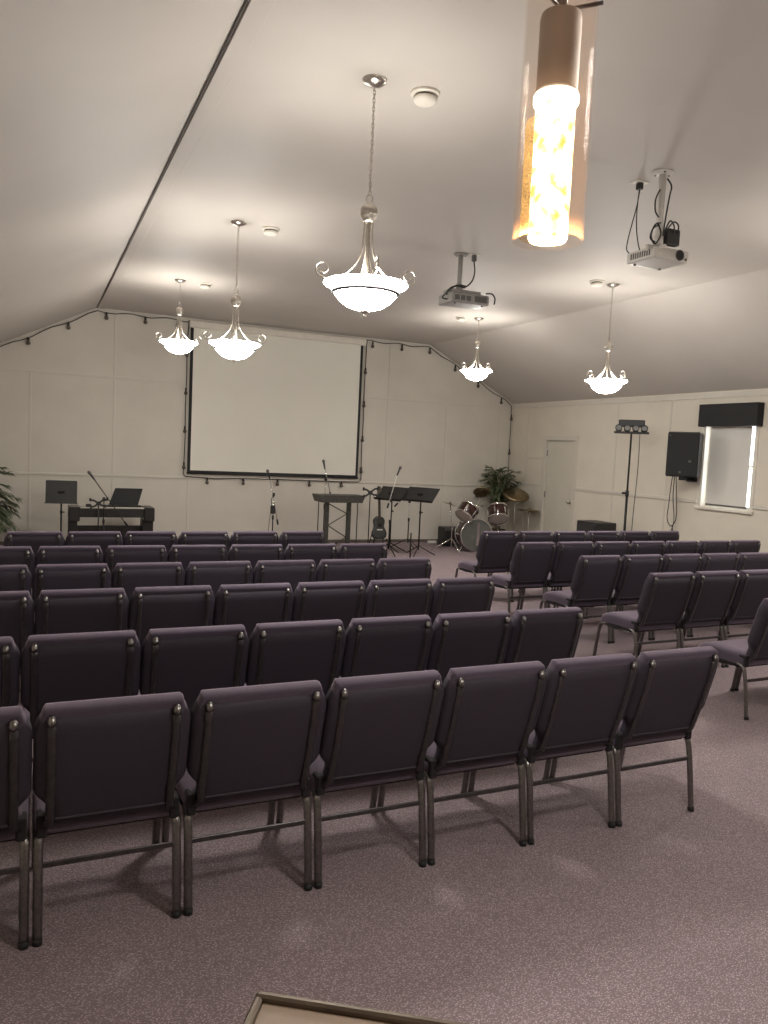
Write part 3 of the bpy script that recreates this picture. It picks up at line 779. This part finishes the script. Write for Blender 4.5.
sb = thing('stage_monitor', 'low black box speaker standing on the floor before the side wall', 'speaker', (8.62, 10.32, 0), math.radians(90))
o = rounded([(-.26, -.17), (.26, -.17), (.26, .24), (-.26, .24)], .015, 2)
put('cabinet', MB().inflate(o, [(.01, 0), (0, .012), (0, .775), (.01, .785)], lambda u, v, d: Vector((u, v, d)), False), M_black, sb)
put('grille', MB().inflate(rounded([(-.235, .04), (.235, .04), (.235, .745), (-.235, .745)], .02, 2), [(0, 0), (0, .012), (.01, .016)], lambda u, v, d: Vector((u, .24+d, v)), False), M_blackfab, sb)

# ------------------------------------------------------------------ stage gear
def music_stand(loc, rz, hz, w, h, tilt, label, legs_r=.30):
    t = thing('music_stand', label, 'music stand', loc, rz, 'black music stands')
    ct, stt = math.cos(tilt), math.sin(tilt)
    D = lambda u, v, d: Vector((u, v*stt+d*ct-.02, hz+v*ct-d*stt))
    o = rounded([(-w/2, -h/2), (w/2, -h/2), (w/2, h/2), (-w/2, h/2)], .012, 2)
    dk = put('desk', MB().inflate(o, [(0, 0), (0, .006), (.002, .008)], D, False), M_black, t)
    m = MB(); m.add([D(-w/2-.01, -h/2, -.05), D(w/2+.01, -h/2, -.05), D(w/2+.01, -h/2, .006), D(-w/2-.01, -h/2, .006), D(-w/2-.01, -h/2-.006, -.05), D(w/2+.01, -h/2-.006, -.05), D(w/2+.01, -h/2-.006, .006), D(-w/2-.01, -h/2-.006, .006)],
                    [(0, 1, 2, 3), (7, 6, 5, 4), (0, 4, 5, 1), (2, 6, 7, 3), (1, 5, 6, 2), (0, 3, 7, 4)])
    put('ledge', m, M_black, dk)
    put('pole', MB().tube([(0, .0, .10), (0, 0, hz-.02)], .0125, 10), M_blackmetal, t)
    put('inner_pole', MB().tube([(0, .0, hz-.32), (0, 0, hz)], .009, 10), M_pewter, t)
    m = MB(); m.lathe([(0, hz-.34), (.020, hz-.34), (.020, hz-.29), (0, hz-.29)], 10); m.tube([(.015, 0, hz-.315), (.05, 0, hz-.315)], .010, 8); put('knob', m, M_black, t)
    R = D(0, -.03, .012); m = MB(); m.box(-.05, R.y-.012, R.z-.05, .05, R.y+.014, R.z+.05, .005); put('bracket', m, M_blackmetal, t)
    for k in range(3):
        a = k*2*PI/3-PI/2+.3; ca, sa = math.cos(a), math.sin(a)
        put('leg', MB().tube(smooth_path([(.012*ca, .012*sa, .16), (.15*ca, .15*sa, .085), (legs_r*ca, legs_r*sa, .009)], 4), .009, 8), M_blackmetal, t)
    return t
# desks seen from behind or from the players' side
music_stand((.372, 12.90, 0), math.radians(-4), .94, .45, .355, math.radians(14), 'upright black music stand beside the piano')
music_stand((5.80, 12.50, 0), math.radians(-60), 1.05, .56, .33, math.radians(46), 'black music stand behind the guitar and boom microphone')
music_stand((6.15, 12.05, 0), math.radians(-60), 1.07, .64, .34, math.radians(46), 'black music stand closest to the drum kit')

# digital piano
pi = thing('digital_piano', 'black digital piano against the back wall', 'piano', (1.11, 12.95, 0), 0)
W = .635
put('key_case', MB().box(-W, -.20, .56, W, .22, .70, .015), M_piano, pi)
put('left_end_block' if False else 'end_block', MB().box(-W, -.24, .50, -W+.16, .22, .72, .012), M_piano, pi)
put('end_block', MB().box(W-.16, -.24, .50, W, .22, .72, .012), M_piano, pi)
m = MB()
for i in range(36): m.box(-W+.17+i*.0275, -.19, .70, -W+.17+i*.0275+.026, -.05, .712, .001)
put('key_bed', m, M_keys, pi)
put('leg', MB().box(-W, -.10, 0, -W+.13, .20, .52, .008), M_piano, pi)
put('leg', MB().box(W-.17, -.10, 0, W, .20, .52, .008), M_piano, pi)
put('lower_panel', MB().box(-W+.13, .12, .06, W-.17, .15, .40, .004), M_piano, pi)
R = Matrix.Translation((.20, .10, .72)) @ Matrix.Rotation(math.radians(-22), 4, 'X')
m = MB(); o = rounded([(-.24, 0), (.21, 0), (.30, .30), (-.13, .30)], .012, 2)
m.inflate(o, [(0, 0), (0, .016), (.003, .018)], lambda u, v, d: R @ Vector((u, d, v)), False); mr = put('music_rest', m, M_blackfab, pi)
put('rest_ledge', MB().box(-.07, .02, .705, .46, .12, .735, .006), M_piano, mr)
tag(put('metronome_box', MB().box(.72, 12.76, .720, .80, 12.84, .765, .006), M_black), 'tiny black box on the end of the piano', 'box')

def mic_stand(loc, h, label, boom=None, legs_r=.30, metal=None, tripod=True):
    t = thing('microphone_stand', label, 'microphone stand', loc, 0, 'microphone stands')
    mm = metal or M_blackmetal
    put('lower_tube', MB().tube([(0, 0, .10), (0, 0, h*.62)], .0115, 10), M_blackmetal, t)
    put('upper_tube', MB().tube([(0, 0, h*.58), (0, 0, h)], .008, 10), mm, t)
    put('clutch', MB().lathe([(0, h*.57), (.018, h*.57), (.020, h*.64), (0, h*.64)], 12), M_black, t)
    if boom:
        a, b = [Vector(p)-Vector(loc) for p in boom]
        put('boom', MB().tube([a, b], .0075, 8), mm, t)
        put('counterweight', MB().tube([b, Vector(b)+(Vector(b)-Vector(a)).normalized()*.09], .016, 10), M_black, t)
        put('boom_clamp', MB().lathe([(0, h-.03), (.022, h-.03), (.026, h), (.022, h+.03), (0, h+.03)], 12), M_black, t)
    for k in range(3):
        a = k*2*PI/3+.5; ca, sa = math.cos(a), math.sin(a)
        put('leg', MB().tube([(.012*ca, .012*sa, .17), (legs_r*ca, legs_r*sa, .010)], .0085, 8), M_blackmetal, t)
    return t
def microphone(tip, d, label, white=False):
    """tip: end of the boom; d: direction the head points"""
    t = thing('microphone', label, 'microphone', tip, 0, 'stage microphones')
    d = Vector(d).normalized(); q = d.to_track_quat('Z', 'Y').to_matrix().to_4x4()
    put('handle', MB().lathe([(0, -.02), (.011, -.02), (.017, .10), (0, .10)], 12, q), M_black, t)
    put('mic_head', MB().lathe([(0, .095), (.018, .098), (.026, .115), (.026, .135), (.016, .155), (0, .16)], 14, q), M_vent, t)
    return t
def holder(name, loc, label, s=1):
    """clamp with four splayed claws on a short stem"""
    t = thing(name, label, 'device holder', loc)
    m = MB()
    put('clamp_body', MB().box(-.035*s, -.015, -.03*s, .035*s, .015, .03*s, .006), M_black, t)
    for ax, az in ((-1, .7), (1, .9), (-.9, -.7), (.8, -.5)):
        m = MB().tube(smooth_path([(0, 0, 0), (ax*.08*s, -.01, az*.07*s), (ax*.12*s, -.02, az*.06*s), (ax*.12*s, -.04, az*.11*s)], 3), .015*s, 7); put('claw', m, M_black, t)
    return t
mic_stand((.965, 12.55, 0), .86, 'black boom microphone stand in front of the piano', ((.82, 12.53, 1.16), (1.275, 12.57, .51)))
microphone((.82, 12.53, 1.16), (-.28, -.01, .40), 'slim black microphone at the top of the boom before the piano')
holder('tablet_holder', (.885, 12.50, .80), 'four-clawed black tablet holder left of the piano boom stand'.replace('left of', 'beside'), 1)
put('stem', MB().tube([(.0, 0, -.80), (.0, 0, -.03)], .010, 8), M_blackmetal, bpy.data.objects['tablet_holder'])
put('base', MB().lathe([(0, -.80), (.12, -.80), (.12, -.785), (.02, -.77), (0, -.77)], 20), M_blackmetal, bpy.data.objects['tablet_holder'])
# microphone stand before the screen
mic_stand((3.655, 12.60, 0), .98, 'pale-boomed microphone stand under the middle of the screen', ((3.57, 12.58, 1.25), (3.735, 12.62, .56)), metal=M_chrome)
microphone((3.57, 12.58, 1.25), (-.1, -.02, .3), 'black microphone held up at the middle of the screen edge')
m = MB(); m.box(3.60, 12.545, .66, 3.68, 12.585, .80, .01); m.tube([(3.62, 12.56, .80), (3.60, 12.55, .9), (3.63, 12.56, .95)], .006, 6); m.tube([(3.60, 12.56, .68), (3.58, 12.55, .5), (3.56, 12.56, .25), (3.56, 12.56, .01)], .005, 6)
tag(put('cable_coil', m, M_black), 'black cable bundle hanging on the pale microphone stand', 'cable')
# truss table
tt = thing('truss_table', 'dark slab table on two posts with zigzag bracing', 'table', (4.83, 12.62, 0))
Dk = lambda u, v, d: Vector((u, d, v))
o = rounded([(-.375, .872), (.375, .872), (.425, 1.0), (-.425, 1.0)], .006, 2)
put('table_slab', MB().inflate(o, [(.002, -.20), (0, -.195), (0, .20), (.002, .205)], Dk, False), M_truss, tt)
for x in (-.21, .20): put('post', MB().box(x-.035, -.035, .015, x+.035, .035, .875, .006), M_truss, tt)
m = MB()
zz = [.84, .67, .46, .25, .05]
for i in range(4):
    a, b = (-.18, .17) if i % 2 == 0 else (.17, -.18)
    m.tube([(a, 0, zz[i]), (b, 0, zz[i+1])], .009, 8)
put('zigzag_brace', m, M_truss, tt)
for x in (-.345, .385): put('side_leg', MB().tube([(x, .05, .01), (x, .05, .875)], .010, 8), M_truss, tt)
m = MB(); m.box(-.28, -.16, 0, .27, .16, .018, .005); put('base_plate', m, M_truss, tt)
mic_stand((4.72, 13.02, 0), 1.25, 'pale microphone stand rising behind the truss table', ((4.69, 13.0, 1.44), (4.82, 13.04, 1.02)), metal=M_chrome)
microphone((4.69, 13.0, 1.44), (-.10, -.02, .4), 'black microphone overlapping the screen above the truss table')
hd = holder('tablet_holder', (5.34, 12.42, 1.06), 'four-clawed black tablet holder between the truss table and music stands', 1.15)
put('stem', MB().tube([(.0, 0, -1.06), (.0, 0, -.03)], .010, 8), M_blackmetal, hd)
put('base', MB().lathe([(0, -1.06), (.11, -1.06), (.11, -1.045), (.02, -1.03), (0, -1.03)], 20), M_blackmetal, hd)
mic_stand((5.63, 12.18, 0), .95, 'boom microphone stand with white boom crossing the black music stands', ((5.715, 12.14, 1.40), (5.59, 12.17, .90)), metal=M_label)
microphone((5.715, 12.14, 1.40), (.09, -.02, .25), 'black microphone at the top of the white boom')
mic_stand((6.40, 13.0, 0), .88, 'microphone stand with white boom behind the music stand closest to the drums', ((6.488, 12.99, 1.186), (6.16, 13.01, .84)), metal=M_label)
ts = thing('tripod_stand', 'low black tripod stand at the aisle edge of the first row', 'stand', (5.33, 10.72, 0))
put('pole', MB().tube([(0, 0, .08), (0, 0, .55)], .012, 8), M_blackmetal, ts)
for k in range(3):
    a = -.95+k*2*PI/3; put('leg', MB().tube([(0, 0, .16), (.36*math.cos(a), .36*math.sin(a), .014)], .012, 8), M_blackmetal, ts)

# guitar on a stand
gs = thing('guitar_stand', 'small black stand holding the dark guitar', 'guitar stand', (5.64, 12.62, 0))
m = MB()
for s in (-1, 1): m.tube([(s*.03, .10, .62), (s*.16, .12, .012)], .009, 8)
put('leg', m, M_blackmetal, gs)
m = MB().tube([(0, .10, .62), (0, .28, .012)], .009, 8); put('leg', m, M_blackmetal, gs)
m = MB()
for s in (-1, 1): m.tube([(s*.12, .11, .20), (s*.12, -.06, .20), (s*.12, -.07, .235)], .010, 8)
put('cradle', m, M_blackmetal, gs)
gt = thing('guitar', 'dark grey guitar leaning upright on a stand beneath the music stands', 'guitar', (5.64, 12.62, .215))
R = Matrix.Rotation(math.radians(-9), 4, 'X')
hs = [(0, 0), (.10, .005), (.155, .06), (.162, .13), (.125, .21), (.108, .25), (.122, .31), (.125, .37), (.090, .42), (.03, .44)]
o = smooth_path([(x, y, 0) for x, y in [(a_*.86, b_*.92) for a_, b_ in hs]], 4); o = [(p.x, p.y) for p in o]+[(-p.x, p.y) for p in o[::-1][:-1]]
put('body', MB().inflate(o, [(.006, -.03), (0, -.022), (0, .022), (.006, .03)], lambda u, v, d: R @ Vector((u, d, v)), True), M_guitar, gt)
m = MB(); m.box(-.024, -.045, .30, .024, -.028, .80, .005, R); nk = put('neck', m, M_neck, gt)
m = MB(); m.box(-.036, -.045, .80, .036, -.030, .95, .006, R); put('headstock', m, M_neck, gt)
m = MB()
for s in (-1, 1):
    for k in range(3): m.tube([R @ Vector((s*.034, -.037, .83+.04*k)), R @ Vector((s*.055, -.037, .83+.04*k))], .006, 6)
put('tuning_peg', m, M_chrome, gt)
m = MB(); m.box(-.055, -.036, .155, .055, -.028, .180, .002, R); put('bridge', m, M_label, gt, 'pale bridge')
m = MB(); m.lathe([(0, 0), (.048, 0), (.048, .002), (0, .003)], 20, R @ Matrix.Translation((0, -.030, .27)) @ Matrix.Rotation(PI/2, 4, 'X')); put('sound_hole', m, M_black, gt)

# ------------------------------------------------------------------ drum kit
def hoopdrum(name, label, loc, Rm, r, dep, heads=(M_head, M_head), shell=None, lugs=6, thick=.012, grp='drum kit'):
    t = thing(name, label, 'drum', loc, 0, grp)
    put('shell', MB().lathe([(r*.97, -dep/2), (r, -dep/2+.01), (r, dep/2-.01), (r*.97, dep/2)], 36, Rm), shell or M_drum, t)
    for z, hm in ((-dep/2, heads[0]), (dep/2, heads[1])):
        s = 1 if z > 0 else -1
        put('head', MB().lathe([(0, z+s*.004), (r*.5, z+s*.004), (r*.99, z+s*.002)], 36, Rm), hm, t)
        put('hoop', MB().lathe([(r*.985, z-s*.022), (r+thick, z-s*.022), (r+thick, z+s*.010), (r*.985, z+s*.010)], 36, Rm), M_chrome, t)
    for k in range(lugs):
        a = 2*PI*k/lugs; R2 = Rm @ Matrix.Rotation(a, 4, 'Z')
        m = MB().box(r-.002, -.012, -dep*.22, r+.018, .012, dep*.22, .004, R2)
        m.tube([R2 @ Vector((r+.010, 0, -dep/2)), R2 @ Vector((r+.010, 0, dep/2))], .004, 6)
        put('lug', m, M_chrome, t)
    return t
# kick: axis horizontal, front head towards the seats
Rk = Matrix.Rotation(math.radians(-12), 4, 'Z') @ Matrix.Rotation(PI/2, 4, 'X')
bd = hoopdrum('bass_drum', 'bass drum with smoky front head, under the two toms', (7.52, 12.50, .318), Rk, .30, .36, (M_kickhead, M_kickhead), None, 8, .014)
m = MB(); m.box(.00, -.20, .186, .055, .22, .191, .001, Rk); put('head_strip', m, M_chrome, bd, 'bright strip on the front head')
for s in (-1, 1):
    put('spur', MB().tube([Rk @ Vector((s*.22, -.16, .10)), Vector((s*.42-.02, -.26, -.306))], .010, 8), M_chrome, bd)
m = MB(); m.tube([(0, .05, .28), (0, .05, .56)], .016, 10)
for s, zz_ in ((-1, .50), (1, .50)): m.tube([(0, .05, .52), (s*.10, .05, .54), (s*.20, .03, .52)], .011, 8)
m.box(-.05, .02, .50, .05, .08, .58, .008)
put('tom_holder', m, M_chrome, bd)
Rt = Vector((.66, .20, .72)).to_track_quat('Z', 'Y').to_matrix().to_4x4()
hoopdrum('rack_tom', 'tilted wine-red tom over the outer side of the bass drum', (7.31, 12.42, .74), Rt, .175, .23)
Rt = Vector((.20, .52, .80)).to_track_quat('Z', 'Y').to_matrix().to_4x4()
hoopdrum('rack_tom', 'wine-red tom in front of the palm, showing its pale lower head', (8.02, 12.47, .715), Rt, .185, .25)
sn = hoopdrum('snare_drum', 'chrome snare drum half hidden behind the first window-side chairs', (8.22, 12.75, .56), Matrix.Rotation(.1, 4, 'X'), .17, .14, shell=M_chrome, lugs=8)
m = MB(); m.tube([(0, 0, -.10), (0, 0, -.42)], .012, 8)
for k in range(3):
    a = k*2*PI/3+.3; m.tube([(0, 0, -.36), (.24*math.cos(a), .24*math.sin(a), -.552)], .009, 8); m.tube([(0, 0, -.14), (.15*math.cos(a), .15*math.sin(a), -.085)], .008, 6)
put('snare_stand', m, M_chrome, sn)
def cymbal(loc, h, r, tilt, label, name='cymbal_stand', hat=False, legr=.28, dx=0):
    t = thing(name, label, 'cymbal', loc, 0, 'drum kit')
    put('pole', MB().tube([(0, 0, .10), (0, 0, h*.6), (dx*.3, 0, h*.62), (dx, 0, h+.03)], .010, 8), M_chrome, t)
    for k in range(3):
        a = k*2*PI/3+2.6; ca, sa = math.cos(a), math.sin(a)
        put('leg', MB().tube([(.012*ca, .012*sa, .24), (legr*ca, legr*sa, .012)], .009, 8), M_chrome, t)
    R = Matrix.Translation((dx, 0, h)) @ Matrix.Rotation(tilt[0], 4, 'X') @ Matrix.Rotation(tilt[1], 4, 'Y')
    pr = [(0, .022), (.012, .022), (.03, .014), (.042, .004), (r*.6, -.004), (r, -.012), (r*.6, -.007), (.03, .008), (0, .018)]
    put('cymbal', MB().lathe(pr, 36, R), M_brass, t)
    if hat: put('lower_cymbal', MB().lathe([(a, -.04-z) for a, z in pr], 36, R), M_brass, t)
    put('wing_nut', MB().lathe([(0, .018), (.012, .018), (.010, .05), (0, .05)], 8, R), M_chrome, t)
    return t
cymbal((7.00, 12.40, 0), .89, .15, (.10, .25), 'small low cymbal at the outer edge of the drums', dx=-.07, legr=.36)
cymbal((7.86, 13.0, 0), 1.09, .17, (-.62, .30), 'tilted dark cymbal beside the palm crown', dx=.10)
cymbal((8.60, 12.78, 0), 1.07, .27, (.50, -.12), 'wide bronze cymbal overlapping the palm leaves', dx=-.0)
cymbal((8.88, 12.70, 0), .78, .20, (.04, .0), 'pair of hi-hat cymbals on a stand before the door wall', 'hi_hat', True, .22)
am = thing('guitar_amplifier', 'small black amplifier on the floor behind the drums', 'amplifier', (7.50, 13.30, 0))
put('cabinet', MB().box(-.24, -.13, .01, .24, .13, .37, .012), M_black, am)
put('grille', MB().box(-.22, -.142, .03, .22, -.129, .29, .004), M_blackfab, am)
put('control_panel', MB().box(-.22, -.140, .305, .22, -.129, .355, .003), M_vent, am)
m = MB(); m.box(-.24, -.13, 0, .24, .13, .012)
put('foot', m, M_rubber, am)
m = MB(); m.box(7.12, 13.52, 0, 7.30, 13.60, .06, .012); tag(put('power_strip', m, M_label), 'white power strip on the floor by the amplifier', 'power strip')

# ------------------------------------------------------------------ palms
def palm(loc, label, h0, h1, spread, nf, seed, droop=.30):
    rnd = random.Random(seed)
    t = thing('potted_palm', label, 'potted plant', loc, 0)
    put('pot', MB().lathe([(0, 0), (.13, 0), (.145, .03), (.18, .30), (.19, .32), (.175, .32), (.165, .28), (0, .28)], 28), M_pot, t)
    put('soil', MB().lathe([(0, .292), (.168, .285)], 24), M_soil, t)
    st_, fo = MB(), MB()
    for i in range(nf):
        a = i*2.399+rnd.uniform(-.3, .3)
        el = rnd.uniform(.05, 1.0)            # 0 upright .. 1 flat
        hs_ = h0+(h1-h0)*(1-el)*rnd.uniform(.35, .6)
        bx, by = rnd.uniform(-.05, .05), rnd.uniform(-.05, .05)
        L = spread*rnd.uniform(.75, 1.1)
        ca, sa = math.cos(a), math.sin(a)
        pts = []
        top_ = h1*(1-droop*el)
        ctrl = [(bx, by, .28), (bx+ca*.05, by+sa*.05, hs_), (bx+ca*L*.45*(.4+el*.6), by+sa*L*.45*(.4+el*.6), hs_+(top_-hs_)*.8), (bx+ca*L*(.45+el*.55), by+sa*L*(.45+el*.55), top_-L*.45*el)]
        path = smooth_path(ctrl, 8)
        st_.tube(path, [.008*(1-.7*k/(len(path)-1)) for k in range(len(path))], 5)
        for k in range(9, len(path)):
            p = path[k]; tdir = (path[min(k+1, len(path)-1)]-path[k-1]).normalized()
            side = tdir.cross(Vector((0, 0, 1))); side = side.normalized() if side.length > .05 else Vector((sa, -ca, 0))
            q = (k-9)/max(1, len(path)-10)
            ll = spread*.40*(1-.45*q)*rnd.uniform(.8, 1.15)
            for s in (-1, 1):
                d = (tdir*.75+side*s*(.75-.3*q)+Vector((0, 0, rnd.uniform(-.25, .12)))).normalized()
                wv = d.cross(Vector((0, 0, 1))); wv = wv.normalized()*.016 if wv.length > .05 else Vector((.016, 0, 0))
                m1 = p+d*ll*.45+Vector((0, 0, .010)); e = p+d*ll+Vector((0, 0, -.10*ll/.3*rnd.uniform(.3, 1)))
                up_ = Vector((0, 0, .005))
                fo.add([p, m1-wv-up_, m1+up_*.6, m1+wv-up_, e], [(0, 1, 2), (0, 2, 3), (1, 4, 2), (2, 4, 3)], False)
    for b_ in (st_, fo):
        b_.v = [(min(max(p[0], XL+.04-loc[0]), XR-.05-loc[0]), min(p[1], YB-.06-loc[1]), p[2]) for p in b_.v]
    put('stems', st_, M_stem, t); put('fronds', fo, M_leaf, t)
    return t
palm((8.55, 13.32, 0), 'leafy green palm behind the drum kit', .45, 1.62, .56, 30, 3)
palm((-.74, 13.15, 0), 'green palm partly visible at the edge near the upright music stand', .3, 1.38, .60, 60, 11, .62)

# ------------------------------------------------------------------ world and view
wd = bpy.data.worlds.new('sky'); sc.world = wd; wd.use_nodes = True
bg = wd.node_tree.nodes['Background']; bg.inputs[0].default_value = (.93, .97, 1, 1); bg.inputs[1].default_value = 4.0
sc.view_settings.view_transform = 'Standard'; sc.view_settings.look = 'None'; sc.view_settings.gamma = 1
sc.view_settings.use_curve_mapping = False
sc.view_settings.exposure = 0.24
sc.cycles.use_denoising = True
sc.cycles.sample_clamp_indirect = 4
sc.cycles.max_bounces = 10; sc.cycles.diffuse_bounces = 5; sc.cycles.transparent_max_bounces = 12
sc.cycles.caustics_reflective = False; sc.cycles.caustics_refractive = False
